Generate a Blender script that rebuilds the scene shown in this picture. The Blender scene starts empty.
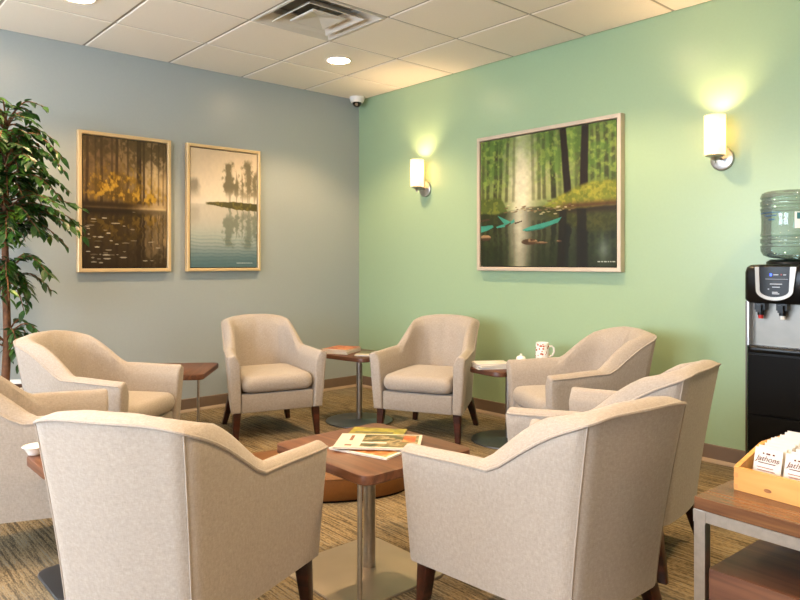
import bpy, bmesh, math, random
import numpy as np
from mathutils import Vector, Matrix
PI = math.pi
random.seed(7)
S = bpy.context.scene
COL = S.collection

# ------------------------------------------------------------------ helpers
def lin(c):
    return tuple((x/12.92 if x <= .04045 else ((x+.055)/1.055)**2.4) for x in c)
def hexc(h):
    return lin(tuple(int(h[i:i+2], 16)/255 for i in (0, 2, 4)))

def new_mat(name):
    m = bpy.data.materials.new(name); m.use_nodes = True
    nt = m.node_tree
    b = nt.nodes['Principled BSDF']
    return m, nt, b
def N(nt, t, **kw):
    n = nt.nodes.new(t)
    for k, v in kw.items():
        setattr(n, k, v)
    return n
def simple(name, col, rough=.6, metal=0., noise=0., nscale=20., bump=0., spec=None, coat=0.):
    m, nt, b = new_mat(name)
    c = hexc(col)
    b.inputs['Roughness'].default_value = rough
    b.inputs['Metallic'].default_value = metal
    if spec is not None: b.inputs['Specular IOR Level'].default_value = spec
    if coat: b.inputs['Coat Weight'].default_value = coat
    tc = N(nt, 'ShaderNodeTexCoord')
    nz = N(nt, 'ShaderNodeTexNoise'); nz.inputs['Scale'].default_value = nscale; nz.inputs['Detail'].default_value = 4
    nt.links.new(tc.outputs['Object'], nz.inputs['Vector'])
    r = N(nt, 'ShaderNodeValToRGB')
    r.color_ramp.elements[0].position = .3; r.color_ramp.elements[1].position = .7
    r.color_ramp.elements[0].color = tuple(x*(1-noise) for x in c)+(1,)
    r.color_ramp.elements[1].color = tuple(min(1, x*(1+noise)) for x in c)+(1,)
    nt.links.new(nz.outputs['Fac'], r.inputs['Fac'])
    nt.links.new(r.outputs['Color'], b.inputs['Base Color'])
    if bump:
        bp = N(nt, 'ShaderNodeBump'); bp.inputs['Strength'].default_value = bump; bp.inputs['Distance'].default_value = .004
        nt.links.new(nz.outputs['Fac'], bp.inputs['Height']); nt.links.new(bp.outputs['Normal'], b.inputs['Normal'])
    return m
def ramp(nt, stops):
    r = N(nt, 'ShaderNodeValToRGB')
    e = r.color_ramp.elements
    while len(e) < len(stops): e.new(.5)
    for el, (p, c) in zip(e, stops):
        el.position = p; el.color = hexc(c)+(1,)
    return r
def emis(name, col, strength):
    m, nt, b = new_mat(name)
    b.inputs['Base Color'].default_value = hexc(col)+(1,)
    b.inputs['Emission Color'].default_value = hexc(col)+(1,)
    b.inputs['Emission Strength'].default_value = strength
    return m

def fabric():
    m, nt, b = new_mat('linen_fabric')
    tc = N(nt, 'ShaderNodeTexCoord')
    outs = []
    for sc in ((430, 80, 80), (80, 430, 80), (80, 80, 430)):
        mp = N(nt, 'ShaderNodeMapping'); mp.inputs['Scale'].default_value = sc
        nz = N(nt, 'ShaderNodeTexNoise'); nz.inputs['Scale'].default_value = 1; nz.inputs['Detail'].default_value = 2
        nt.links.new(tc.outputs['Object'], mp.inputs['Vector']); nt.links.new(mp.outputs['Vector'], nz.inputs['Vector'])
        outs.append(nz.outputs['Fac'])
    a = N(nt, 'ShaderNodeMath', operation='ADD'); nt.links.new(outs[0], a.inputs[0]); nt.links.new(outs[1], a.inputs[1])
    a2 = N(nt, 'ShaderNodeMath', operation='ADD'); nt.links.new(a.outputs[0], a2.inputs[0]); nt.links.new(outs[2], a2.inputs[1])
    d = N(nt, 'ShaderNodeMath', operation='DIVIDE'); nt.links.new(a2.outputs[0], d.inputs[0]); d.inputs[1].default_value = 3
    r = ramp(nt, [(.27, '8e857c'), (.5, '9f958b'), (.73, 'afa59b')])
    nt.links.new(d.outputs[0], r.inputs['Fac']); nt.links.new(r.outputs['Color'], b.inputs['Base Color'])
    bp = N(nt, 'ShaderNodeBump'); bp.inputs['Strength'].default_value = .12; bp.inputs['Distance'].default_value = .001
    nt.links.new(d.outputs[0], bp.inputs['Height']); nt.links.new(bp.outputs['Normal'], b.inputs['Normal'])
    b.inputs['Roughness'].default_value = .9
    b.inputs['Specular IOR Level'].default_value = .2
    b.inputs['Sheen Weight'].default_value = .15
    return m

def wood(name, c1, c2, c3, scale=1., rough=.35, axis=0, coat=.0):
    m, nt, b = new_mat(name)
    tc = N(nt, 'ShaderNodeTexCoord')
    mp = N(nt, 'ShaderNodeMapping')
    s = [38*scale]*3; s[axis] = 2.2*scale
    mp.inputs['Scale'].default_value = s
    nt.links.new(tc.outputs['Object'], mp.inputs['Vector'])
    nz = N(nt, 'ShaderNodeTexNoise'); nz.inputs['Scale'].default_value = 1; nz.inputs['Detail'].default_value = 6
    nz.inputs['Distortion'].default_value = .6
    nt.links.new(mp.outputs['Vector'], nz.inputs['Vector'])
    r = ramp(nt, [(.3, c1), (.5, c2), (.72, c3)])
    nt.links.new(nz.outputs['Fac'], r.inputs['Fac']); nt.links.new(r.outputs['Color'], b.inputs['Base Color'])
    b.inputs['Roughness'].default_value = rough
    if coat: b.inputs['Coat Weight'].default_value = coat; b.inputs['Coat Roughness'].default_value = .15
    return m

def carpet():
    m, nt, b = new_mat('carpet_loop_pile')
    tc = N(nt, 'ShaderNodeTexCoord')
    def nz(scale, det=3, sc=1.):
        mp = N(nt, 'ShaderNodeMapping'); mp.inputs['Scale'].default_value = scale
        n = N(nt, 'ShaderNodeTexNoise'); n.inputs['Scale'].default_value = sc; n.inputs['Detail'].default_value = det
        nt.links.new(tc.outputs['Object'], mp.inputs['Vector']); nt.links.new(mp.outputs['Vector'], n.inputs['Vector'])
        return n.outputs['Fac']
    streak = nz((4.5, 95, 1), 3)
    fine = nz((60, 210, 1), 2)
    patch = nz((1.1, 1.9, 1), 2)
    r = ramp(nt, [(.26, '4a4134'), (.42, '6a5c46'), (.53, '837053'), (.64, '9a8665'), (.78, '7f7a6c')])
    mx = N(nt, 'ShaderNodeMath', operation='MULTIPLY_ADD'); mx.inputs[1].default_value = .62
    nt.links.new(streak, mx.inputs[0])
    f2 = N(nt, 'ShaderNodeMath', operation='MULTIPLY'); f2.inputs[1].default_value = .38
    nt.links.new(fine, f2.inputs[0]); nt.links.new(f2.outputs[0], mx.inputs[2])
    ex = N(nt, 'ShaderNodeMapRange'); ex.inputs['From Min'].default_value = .36; ex.inputs['From Max'].default_value = .64
    ex.inputs['To Min'].default_value = .22; ex.inputs['To Max'].default_value = .8
    nt.links.new(mx.outputs[0], ex.inputs['Value'])
    nt.links.new(ex.outputs[0], r.inputs['Fac'])
    mix = N(nt, 'ShaderNodeMix', data_type='RGBA'); mix.inputs[7].default_value = hexc('77776f')+(1,)
    mr = N(nt, 'ShaderNodeMapRange'); mr.inputs['From Min'].default_value = .5; mr.inputs['From Max'].default_value = .68
    mr.inputs['To Min'].default_value = 0; mr.inputs['To Max'].default_value = .35
    nt.links.new(patch, mr.inputs['Value']); nt.links.new(mr.outputs[0], mix.inputs[0])
    nt.links.new(r.outputs['Color'], mix.inputs[6]); nt.links.new(mix.outputs[2], b.inputs['Base Color'])
    bp = N(nt, 'ShaderNodeBump'); bp.inputs['Strength'].default_value = .6; bp.inputs['Distance'].default_value = .006
    nt.links.new(mx.outputs[0], bp.inputs['Height']); nt.links.new(bp.outputs['Normal'], b.inputs['Normal'])
    b.inputs['Roughness'].default_value = .95; b.inputs['Specular IOR Level'].default_value = .1
    return m

M = dict(
    fabric=fabric(),
    piping=simple('piping_cord', 'a0958a', .9, noise=.05),
    leg=wood('espresso_wood', '1c0c07', '31150c', '482013', 1., .32),
    walnut=wood('walnut_laminate', '452818', '5e3822', '734a30', 1., .42, 0, .0),
    walnut_dark=wood('dark_walnut_laminate', '45291c', '583625', '6b4630', 1., .42, 0),
    tea=wood('golden_walnut_laminate', '4c2f1e', '644128', '785230', 1., .27),
    steel=simple('brushed_steel', 'b5b2ae', .34, 1., .08, 60),
    steel_plate=simple('satin_base_plate', '9c8e7c', .38, .7, .04, 8),
    dark_plate=simple('graphite_base_plate', '54565a', .3, .6, .05, 8),
    blue=simple('blue_gray_paint', 'a1a8a8', .3, noise=.012, nscale=60, spec=.5),
    green=simple('sage_green_paint', '9ab28e', .3, noise=.012, nscale=60, spec=.5),
    cream=simple('cream_paint', 'd9d3c6', .7, noise=.01),
    tile=simple('mineral_fibre_tile', 'efe5d8', .92, noise=.025, nscale=220, bump=.25),
    grid=simple('ceiling_grid_metal', 'a79c8c', .5, noise=.01),
    base=simple('taupe_vinyl_base', '74604f', .5, noise=.03),
    toe=simple('taupe_vinyl_toe', 'a08a72', .5, noise=.03),
    carpet=carpet(),
    gold=simple('champagne_frame_metal', 'dcbf92', .4, .35, .03, 15),
    pewter=simple('pale_bronze_frame_metal', 'cdbca8', .4, .35, .03, 15),
    black=simple('black_plastic', '0c0c0d', .28, noise=.05, spec=.3),
    blackmat=simple('black_matte', '060607', .6, noise=.05, spec=.15),
    white=simple('white_plastic', 'ece8e2', .4, noise=.01),
    ceramic=simple('white_ceramic', 'f1ece6', .2, noise=.01, coat=.3),
    paper=simple('white_paper', 'cbc7c0', .8, noise=.015),
    leather=simple('brown_leather', '6b4115', .5, noise=.08, nscale=90, bump=.15),
    pine=wood('pine_board', 'b27832', 'c68f49', 'd4a660', .6, .45, 0),
    vent=simple('vent_enamel', 'cfc8bd', .45, noise=.01),
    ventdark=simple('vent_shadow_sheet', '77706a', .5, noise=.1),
    leaf=None, bark=simple('ficus_bark', '6b452a', .8, noise=.3, nscale=40, bump=.5),
    mulch=simple('bark_mulch', '4c2a18', .9, noise=.4, nscale=60, bump=1.),
    pot=simple('cream_pot', 'e4dccd', .4, noise=.02),
)

# --- mesh building
class MB:
    def __init__(s): s.v = []; s.f = []
    def add(s, v, f, mat=None):
        o = len(s.v)
        for p in v:
            q = Vector(p)
            if mat is not None: q = mat @ q
            s.v.append(tuple(q))
        s.f += [tuple(i+o for i in g) for g in f]
        return s
    def box(s, x0, x1, y0, y1, z0, z1, mat=None):
        return s.add([(x0,y0,z0),(x1,y0,z0),(x1,y1,z0),(x0,y1,z0),(x0,y0,z1),(x1,y0,z1),(x1,y1,z1),(x0,y1,z1)],
              [(3,2,1,0),(4,5,6,7),(0,1,5,4),(1,2,6,5),(2,3,7,6),(3,0,4,7)], mat)
    def loops(s, L, cap0=True, cap1=True, mat=None):
        n = len(L[0]); v = [p for l in L for p in l]; f = []
        for k in range(len(L)-1):
            for i in range(n):
                j = (i+1) % n
                f.append((k*n+i, k*n+j, (k+1)*n+j, (k+1)*n+i))
        if cap0: f.append(tuple(range(n-1, -1, -1)))
        if cap1: f.append(tuple((len(L)-1)*n+i for i in range(n)))
        return s.add(v, f, mat)
    def lathe(s, prof, n=32, c=(0,0,0), mat=None, cap0=True, cap1=True):
        L = [[(c[0]+r*math.cos(2*PI*i/n), c[1]+r*math.sin(2*PI*i/n), c[2]+z) for i in range(n)] for r, z in prof]
        return s.loops(L, cap0, cap1, mat)
    def rrect(s, w, d, r, prof, seg=6, mat=None):
        # prof: list of (inset, z)
        L = []
        for ins, z in prof:
            L.append(rr(w-2*ins, d-2*ins, max(r-ins, .001), z, seg))
        return s.loops(L, True, True, mat)
    def tube(s, pts, r, n=8, closed=False, cap=True):
        pts = [Vector(p) for p in pts]; L = []
        m = len(pts)
        rad = r if hasattr(r, '__len__') else [r]*m
        up = None
        for i, p in enumerate(pts):
            a = pts[max(i-1, 0)]; b = pts[min(i+1, m-1)]
            t = (b-a).normalized()
            if up is None:
                up = Vector((0,0,1)) if abs(t.z) < .9 else Vector((1,0,0))
            u = (up - t*up.dot(t)).normalized(); w = t.cross(u); up = u
            L.append([tuple(p+(u*math.cos(2*PI*k/n)+w*math.sin(2*PI*k/n))*rad[i]) for k in range(n)])
        return s.loops(L, cap, cap)
    def build(s, name, mat, parent=None, smooth=True, angle=40, loc=None):
        me = bpy.data.meshes.new(name); me.from_pydata(s.v, [], s.f); me.validate()
        bm = bmesh.new(); bm.from_mesh(me); bmesh.ops.recalc_face_normals(bm, faces=bm.faces)
        bm.to_mesh(me); bm.free()
        mats = mat if isinstance(mat, (list, tuple)) else [mat]
        for m in mats: me.materials.append(m)
        if smooth:
            me.polygons.foreach_set('use_smooth', [True]*len(me.polygons))
            try: me.set_sharp_from_angle(angle=math.radians(angle))
            except Exception: pass
        o = bpy.data.objects.new(name, me); COL.objects.link(o)
        if parent is not None: o.parent = parent
        if loc is not None: o.location = loc
        return o
def rr(w, d, r, z, seg=6):
    r = min(r, w/2-1e-4, d/2-1e-4); P = []
    for cx, cy, a0 in ((w/2-r, d/2-r, 0), (-w/2+r, d/2-r, PI/2), (-w/2+r, -d/2+r, PI), (w/2-r, -d/2+r, 1.5*PI)):
        for k in range(seg+1):
            a = a0+PI/2*k/seg
            P.append((cx+r*math.cos(a), cy+r*math.sin(a), z))
    return P
def tag(o, label, cat, group=None):
    o['label'] = label; o['category'] = cat
    if group: o['group'] = group
    return o
def thing(name, label, cat, loc=(0,0,0), rz=0, group=None):
    o = bpy.data.objects.new(name, None); COL.objects.link(o); o.empty_display_size = .1
    o.location = loc; o.rotation_euler = (0, 0, rz)
    return tag(o, label, cat, group)
def struct(o): o['kind'] = 'structure'; return o
def dup(root, loc, rz, label):
    r = root.copy(); COL.objects.link(r); r.location = loc; r.rotation_euler = (0, 0, rz); r['label'] = label
    for ch in list(root.children):
        c = ch.copy(); COL.objects.link(c); c.parent = r
        for g in ch.children:
            d = g.copy(); COL.objects.link(d); d.parent = c
    return r
def sst(a, b, x):
    t = min(max((x-a)/(b-a), 0), 1); return t*t*(3-2*t)
def lerp(a, b, t): return tuple(x+(y-x)*t for x, y in zip(a, b))

# ------------------------------------------------------------------ room
H = 2.656; T = .61
XR, YF = 6.71, -6.40
struct(MB().box(-.1, XR+.1, YF-.1, .1, -.1, 0).build('floor', M['carpet'], smooth=False))
struct(MB().box(-.1, 0, YF-.1, .1, 0, H+.05).build('wall_left', M['blue'], smooth=False))
struct(MB().box(0, XR, 0, .1, 0, H+.05).build('wall_back', M['green'], smooth=False))
struct(MB().box(XR, XR+.1, YF-.1, .1, 0, H+.05).build('wall_right', M['cream'], smooth=False))
# front wall (behind the camera) with two window openings
wins = [(.55, 2.45), (2.95, 4.85)]; WZ0, WZ1 = .75, 2.25
w = MB()
xs = [0]+[x for a in wins for x in a]+[XR]
for i in range(0, len(xs), 2): w.box(xs[i], xs[i+1], YF-.1, YF, 0, H+.05)
for a, b in wins:
    w.box(a, b, YF-.1, YF, 0, WZ0); w.box(a, b, YF-.1, YF, WZ1, H+.05)
struct(w.build('wall_front', M['cream'], smooth=False))
glass, nt, b = new_mat('window_glass')
tr = N(nt, 'ShaderNodeBsdfTransparent'); gl = N(nt, 'ShaderNodeBsdfGlossy'); gl.inputs['Roughness'].default_value = .02
mx = N(nt, 'ShaderNodeMixShader'); mx.inputs[0].default_value = .06
nt.links.new(tr.outputs[0], mx.inputs[1]); nt.links.new(gl.outputs[0], mx.inputs[2])
nt.links.new(mx.outputs[0], nt.nodes['Material Output'].inputs['Surface'])
for i, (a, b_) in enumerate(wins):
    f = MB()
    for x0, x1, z0, z1 in ((a, a+.05, WZ0, WZ1), (b_-.05, b_, WZ0, WZ1), (a+.05, b_-.05, WZ0, WZ0+.05), (a+.05, b_-.05, WZ1-.05, WZ1), ((a+b_)/2-.02, (a+b_)/2+.02, WZ0+.05, WZ1-.05)):
        f.box(x0, x1, YF-.08, YF-.02, z0, z1)
    fo = struct(f.build('window_%d' % (i+1), M['white'], smooth=False))
    MB().box(a+.05, b_-.05, YF-.053, YF-.047, WZ0+.05, WZ1-.05).build('pane', glass, fo, smooth=False)
# base boards
def baseboard(name, p, q, n):
    p = Vector(p+(0,)); q = Vector(q+(0,)); n = Vector(n+(0,))
    def prism(prof, nm, mat, par=None):
        L = []
        for e in (p, q): L.append([tuple(e+n*d+Vector((0,0,z))) for d, z in prof])
        return MB().loops(L).build(nm, mat, par, smooth=False)
    o = struct(prism([(0,.022),(.009,.022),(.009,.098),(.006,.102),(0,.102)], name, M['base']))
    prism([(0,0),(.022,0),(.021,.006),(.014,.016),(.009,.022),(0,.022)], 'cove_toe', M['toe'], o)
baseboard('baseboard_left', (0, YF), (0, -.022), (1, 0))
baseboard('baseboard_back', (0, 0), (XR, 0), (0, -1))
baseboard('baseboard_right', (XR, YF), (XR, -.022), (-1, 0))
baseboard('baseboard_front', (.022, YF), (XR-.022, YF), (0, 1))
# ceiling: grid sheet with dropped tiles, vent bay left open
def ceiling():
    gz = H+.006
    m = MB()
    nx, ny = int(round(XR/T)), int(math.ceil(-YF/T))
    m.box(-.1, XR+.1, YF-.1, .1, gz+.09, gz+.12)
    g = MB()
    for i in range(nx):
        for j in range(ny):
            if (i, j) == (2, 2): continue
            x0 = i*T; y1 = -j*T; x1 = min(x0+T, XR); y0 = max(y1-T, YF)
            e = .009; c = .005
            L = []
            for ins, z in ((e, gz+.09), (e, H+.004), (e+c, H)):
                L.append([(x0+ins, y0+ins, z), (x1-ins, y0+ins, z), (x1-ins, y1-ins, z), (x0+ins, y1-ins, z)])
            m.loops(L, False, True)
    o = struct(m.build('ceiling', M['tile'], smooth=False))
    for i in range(nx+1): g.box(i*T-.012, i*T+.012, YF, 0, gz, gz+.012)
    for j in range(ny): g.box(0, XR, -j*T-.012, -j*T+.012, gz+.0005, gz+.0125)
    g.build('ceiling_grid', M['grid'], o, smooth=False)
ceiling()

# ------------------------------------------------------------------ armchair
def corner_path(wf, wr, yf, yr, r, nA=14, nC=8, nB=13, bulge=.012):
    """right front -> back -> left front plan curve, and v parameter"""
    P = []
    c = Vector((wr, yr)); a = Vector((wf, yf)); d = (a-c).normalized()
    s = c+d*r; e = c+Vector((-r, 0))
    for i in range(nA): P.append(a.lerp(s, i/nA))
    for i in range(nC):
        t = i/nC; P.append(s*(1-t)**2+c*2*t*(1-t)+e*t*t)
    for i in range(nB):
        t = i/(nB-1); P.append(e.lerp(Vector((-e.x, e.y)), t)+Vector((0, bulge*math.sin(PI*t))))
    for i in range(nC-1, -1, -1): P.append(Vector((-P[nA+i].x, P[nA+i].y)))
    for i in range(nA-1, -1, -1): P.append(Vector((-P[i].x, P[i].y)))
    return P
ZB = .188
def make_armchair():
    To = corner_path(.328, .237, -.335, .335, .07)
    Bo = corner_path(.303, .206, -.318, .252, .06, bulge=.008)
    Ti = corner_path(.250, .176, -.335, .25, .14)
    Bi = corner_path(.240, .180, -.318, .150, .12, bulge=.004)
    n = len(To)
    hs = []
    for i in range(n):
        v = To[i].y
        h = .542+.012*sst(-.34, .0, v)
        tt = min(max((v-.015)/.325, 0), 1)**1.2; h += (.726-.554)*(1-(1-tt)**1.75)
        h += .026*(1-min(1, abs(To[i].x)/.25)**4)*sst(.2, .33, v)
        hs.append(h)
    def profile(i):
        h = hs[i]; P = []
        no = 8
        for k in range(no):
            t = k/no; q = t**1.25 if 12 < i < n-13 else t
            xy = Bo[i].lerp(To[i], q); P.append((xy.x, xy.y, ZB+(h-ZB)*t))
        nb = 10
        for k in range(nb+1):
            u = k/nb; xy = To[i].lerp(Ti[i], u)
            z = h+.020*math.sin(PI*min(1, u*1.1))**.8-.040*max(0, (u-.45)/.55)**2.4
            P.append((xy.x, xy.y, z))
        z1 = P[-1][2]
        for k in range(1, 9):
            t = k/8; xy = Ti[i].lerp(Bi[i], t); P.append((xy.x, xy.y, z1+(ZB-z1)*t))
        return P
    prof = [profile(i) for i in range(n)]
    K = 14+4                      # seam station in the corner
    t = thing('armchair', '', 'armchair')
    def shell(i0, i1, front, name):
        L = [prof[i] for i in range(i0, i1+1)]
        def fronts(p):
            cx = sum(q[0] for q in p)/len(p); cz = sum(q[2] for q in p)/len(p)
            out = []
            for dy, ins in ((-.007, .002), (-.012, .006), (-.014, .012)):
                o = []
                for q in p:
                    dx, dz = cx-q[0], cz-q[2]
                    # inset by a constant amount towards the centre line of the panel
                    sx = math.copysign(min(ins, abs(dx)), dx); sz = math.copysign(min(ins, abs(dz)), dz) if q[2] > .45 or q[2] < ZB+.01 else 0
                    o.append((q[0]+sx, q[1]+dy, q[2]+sz))
                out.append(o)
            return out
        if front == 0: L = fronts(prof[i0])[::-1]+L
        if front == 1: L = L+fronts(prof[i1])
        o = MB().loops(L).build(name, M['fabric'], t, angle=55)
        return o
    arms = [shell(0, K, 0, 'armrest'), shell(n-1-K, n-1, 1, 'armrest')]
    back = shell(K, n-1-K, None, 'backrest')
    # piping on the outer top edge and down the back corners
    def outer(i, tt):
        h = hs[i]; q = tt**1.25 if 12 < i < n-13 else tt
        xy = Bo[i].lerp(To[i], q); nrm = Vector((xy.x, xy.y*.8)).normalized()*.001
        return (xy.x+nrm.x, xy.y+nrm.y, ZB+(h-ZB)*tt)
    for o, rg in ((arms[0], range(0, K+1)), (arms[1], range(n-1-K, n)), (back, range(K, n-K))):
        MB().tube([outer(i, 1) for i in rg], .0048, 6).build('piping', M['fabric'], o)
    for i, o in ((K, arms[0]), (n-1-K, arms[1])):
        MB().tube([outer(i, k/14) for k in range(15)], .0028, 6).build('corner_seam', M['piping'], o)
    # seat base
    m = MB()
    m.rrect(.478, .40, .012, [(.006, ZB-.001), (0, ZB+.006), (0, .300), (.006, .306)], 3, Matrix.Translation((0, -.125, 0)))
    m.build('seat_base', M['fabric'], t)
    # cushion
    m = MB(); W, D = .472, .545; L = []
    for k in range(9):
        a = -PI/2+PI*k/8
        ins = .032*(1-math.cos(a)); z = .366+.052*math.sin(a)+(.0)
        L.append([(p[0], p[1], z) for p in rr(W-2*ins, D-2*ins, .05, 0, 6)])
    for s_ in (.93, .8, .6, .4, .2, .05):
        L.append([(p[0]*s_, p[1]*s_, .418+.022*(1-s_**2.2)) for p in rr(W-.064, D-.064, .05, 0, 6)])
    m.loops(L, True, True, Matrix.Translation((0, -.082, 0)))
    m.build('seat_cushion', M['fabric'], t, angle=60)
    # legs
    for sx in (-1, 1):
        for (x, y, x2, y2, a, b) in ((.262, -.288, .272, -.305, .024, .015), (.195, .205, .232, .25, .024, .016)):
            L = []
            for cx, cy, hw, z in ((x, y, a, .20), (x, y, a, .186), (x2, y2, b, 0)):
                L.append([(sx*cx+p[0], cy+p[1], z) for p in rr(2*hw, 2*hw, .004, 0, 2)])
            MB().loops(L).build('leg', M['leg'], t)
    return t
chair = make_armchair()
GRP = 'beige armchairs around the waiting area'
chair['group'] = GRP
R_ = math.radians
CH = [
 (.858, -1.502, 74, 'beige armchair against the blue wall beneath the misty lake picture, facing the room'),
 (1.669, -.667, 26, 'beige armchair against the green wall near the room corner, facing forward between two pedestal tables'),
 (2.80, -.575, -30, 'beige armchair against the green wall beneath the large forest picture, beside the mug'),
 (3.538, -1.435, -81, 'beige armchair angled in front of the green wall, nearest to the water cooler'),
 (3.75, -2.20, -95.5, 'beige armchair in the right foreground seen from behind, nearest to the tea tray'),
 (3.085, -3.105, 212, 'large beige armchair in the left foreground seen square from behind'),
 (1.158, -2.728, 129, 'beige armchair in front of the potted ficus, turned to the right'),
 (1.955, -3.265, 168, 'beige armchair cut off by the left edge of the photo'),
]
for i, (x, y, a, lab) in enumerate(CH):
    if i == 0:
        chair.location = (x, y, 0); chair.rotation_euler = (0, 0, R_(a)); chair['label'] = lab
    else: dup(chair, (x, y, 0), R_(a), lab)

# ------------------------------------------------------------------ tables
def table_top(t, w, d, z, th, mat, r=.045, off=(0, 0)):
    MB().rrect(w, d, r, [(.004, z-th), (0, z-th+.004), (0, z-.004), (.001, z-.0015), (.004, z)], 7, Matrix.Translation((off[0], off[1], 0))).build('tabletop', mat, t)
def pole(t, r, z0, z1, mat, x=0, y=0, name='pole', flange=True):
    p = [(r, z0), (r, z1)]
    MB().lathe(p, 24, (x, y, 0)).build(name, mat, t)
def square_table(loc, rz, w, d, z, label, plate, post, platemat, polexy=(0, 0)):
    t = thing('side_table', label, 'side table', (loc[0], loc[1], 0), rz, 'square side tables between the armchairs')
    table_top(t, w, d, z, .034, M['walnut'])
    px, py, pw, pd = plate
    MB().rrect(pw, pd, .06, [(0, .001), (0, .006), (.003, .009)], 7, Matrix.Translation((px, py, 0))).build('base_plate', platemat, t)
    pole(t, .0235, .008, z-.036, M['steel'], *polexy)
    MB().rrect(.16, .16, .01, [(0, z-.042), (0, z-.0335)], 3, Matrix.Translation((polexy[0], polexy[1], 0))).build('mounting_plate', M['dark_plate'], t)
    if post: pole(t, .0085, .008, z-.033, M['steel'], post[0], post[1], 'corner_post')
    return t
square_table((3.035, -2.332), 0, .565, .52, .46, 'walnut square table with fanned magazines between the two foreground armchairs', (.0, -.045, .46, .46), (.232, -.243), M['steel_plate'], (-.008, -.008))
square_table((.735, -2.095), R_(-38), .52, .46, .46, 'bare walnut square table with thin steel corner post beside the blue wall', (0, .0, .34, .34), (.225, .195), M['dark_plate'])
square_table((2.494, -3.23), R_(0), .28, .25, .475, 'walnut side table mostly hidden behind the large foreground armchair, holding a small white bowl', (-.09, .06, .34, .25), None, M['dark_plate'], (-.02, .02))

def pedestal(loc, rz, w, d, z, label, pxy):
    t = thing('pedestal_table', label, 'side table', (loc[0], loc[1], 0), rz, 'round-based pedestal tables along the walls')
    table_top(t, w, d, z, .03, M['walnut_dark'], .06)
    x, y = pxy
    MB().lathe([(.238, .0005), (.243, .004), (.241, .009), (.21, .013), (.03, .016), (.024, .02)], 48, (x, y, 0)).build('base_plate', M['dark_plate'], t)
    pole(t, .022, .012, z-.029, M['steel'], x, y)
    MB().rrect(.2, .05, .005, [(0, z-.042), (0, z-.0295)], 3, Matrix.Translation((x, y, 0))).build('mounting_bracket', M['dark_plate'], t)
    return t
pedestal((1.05, -.83), R_(9), .46, .40, .48, 'walnut pedestal table in the room corner with two magazines on top', (.06, -.06))
pedestal((2.215, -.45), R_(-6), .30, .60, .48, 'walnut pedestal table between the two green wall armchairs holding magazines and a mug', (-.02, -.05))

# low oval ottoman in the middle
t = thing('ottoman', 'low oval brown leather ottoman on the carpet in the middle of the ring of chairs', 'ottoman', (2.114, -1.936, 0), R_(48.3))
def oval(a, b, z, n=64): return [(a*math.cos(2*PI*i/n), b*math.sin(2*PI*i/n), z) for i in range(n)]
L = [oval(.475-i, .275-i, z) for i, z in ((.004, .012), (.0, .02), (0, .108), (.003, .116), (.012, .124), (.03, .129), (.1, .133), (.2, .134))]
MB().loops(L).build('upholstery', M['leather'], t, angle=60)
MB().tube(oval(.474, .274, .114)+[oval(.474, .274, .114)[0]], .0035, 6).build('welt', M['leather'], t)
MB().loops([oval(.463, .263, 0), oval(.463, .263, .014)]).build('plinth', M['blackmat'], t)

# tea table on the right
t = thing('tea_table', 'dark walnut table with square steel frame and lower shelf at the right edge', 'table', (4.247, -2.295, 0), R_(-2.5))
W_, D_, ZT = .95, .52, .57
MB().rrect(W_, D_, .003, [(.001, ZT-.03), (0, ZT-.029), (0, ZT-.001), (.001, ZT)], 2, Matrix.Translation((W_/2, D_/2, 0))).build('tabletop', M['tea'], t, smooth=False)
m = MB(); q = .028
z0, z1 = ZT-.03-q, ZT-.0305
m.box(0, W_, 0, q, z0, z1); m.box(0, W_, D_-q, D_, z0, z1); m.box(0, q, q, D_-q, z0, z1); m.box(W_-q, W_, q, D_-q, z0, z1)
m.build('frame', M['steel'], t, smooth=False)
for x in (0, W_-q):
    for y in (0, D_-q): MB().box(x+.0003, x+q-.0003, y+.0003, y+q-.0003, 0, z0).build('leg', M['steel'], t, smooth=False)
MB().box(q+.004, W_-q-.004, .012, D_-.012, .19, .398).build('storage_shelf', M['walnut_dark'], t, smooth=False)
MB().box(-.001, q+.002, -.0015, q, z0-.004, z1-.001).build('corner_bracket', M['steel'], t, smooth=False)

# ------------------------------------------------------------------ magazines
def page_mat(name, spec):
    """printed cover: colours by bands of the cover's own coordinates"""
    m, nt, b = new_mat(name)
    tc = N(nt, 'ShaderNodeTexCoord')
    nz = N(nt, 'ShaderNodeTexNoise'); nz.inputs['Scale'].default_value = spec.get('scale', 14); nz.inputs['Detail'].default_value = 5
    nt.links.new(tc.outputs['Object'], nz.inputs['Vector'])
    r = ramp(nt, spec['stops']); nt.links.new(nz.outputs['Fac'], r.inputs['Fac'])
    nt.links.new(r.outputs['Color'], b.inputs['Base Color'])
    b.inputs['Roughness'].default_value = .3
    return m
pm = dict(
  photo=page_mat('cover_photo_autumn_lake', dict(stops=[(.32, '252e17'), (.44, '4b4726'), (.52, '755e34'), (.6, 'a8926c'), (.7, '4a341c')], scale=22)),
  orange=page_mat('cover_photo_orange', dict(stops=[(.35, '94340f'), (.5, 'b8591e'), (.62, 'cd8d50'), (.75, 'a83a18')], scale=18)),
  yellow=page_mat('cover_yellow', dict(stops=[(.35, '5c5714'), (.5, '8f801c'), (.7, 'ad9d30')], scale=20)),
  cream=page_mat('cover_cream', dict(stops=[(.3, 'c9bba9'), (.7, 'd6cbbc')], scale=8)),
  olive=page_mat('cover_dark_olive', dict(stops=[(.35, '3a3a2c'), (.5, '5f5840'), (.68, '8a7a52')], scale=16)),
  rust=page_mat('cover_rust_detail', dict(stops=[(.3, '6e3415'), (.5, 'b56a2a'), (.7, 'e2b070')], scale=24)),
  print=simple('brown_print', '7a4a30', .6),
)
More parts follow.
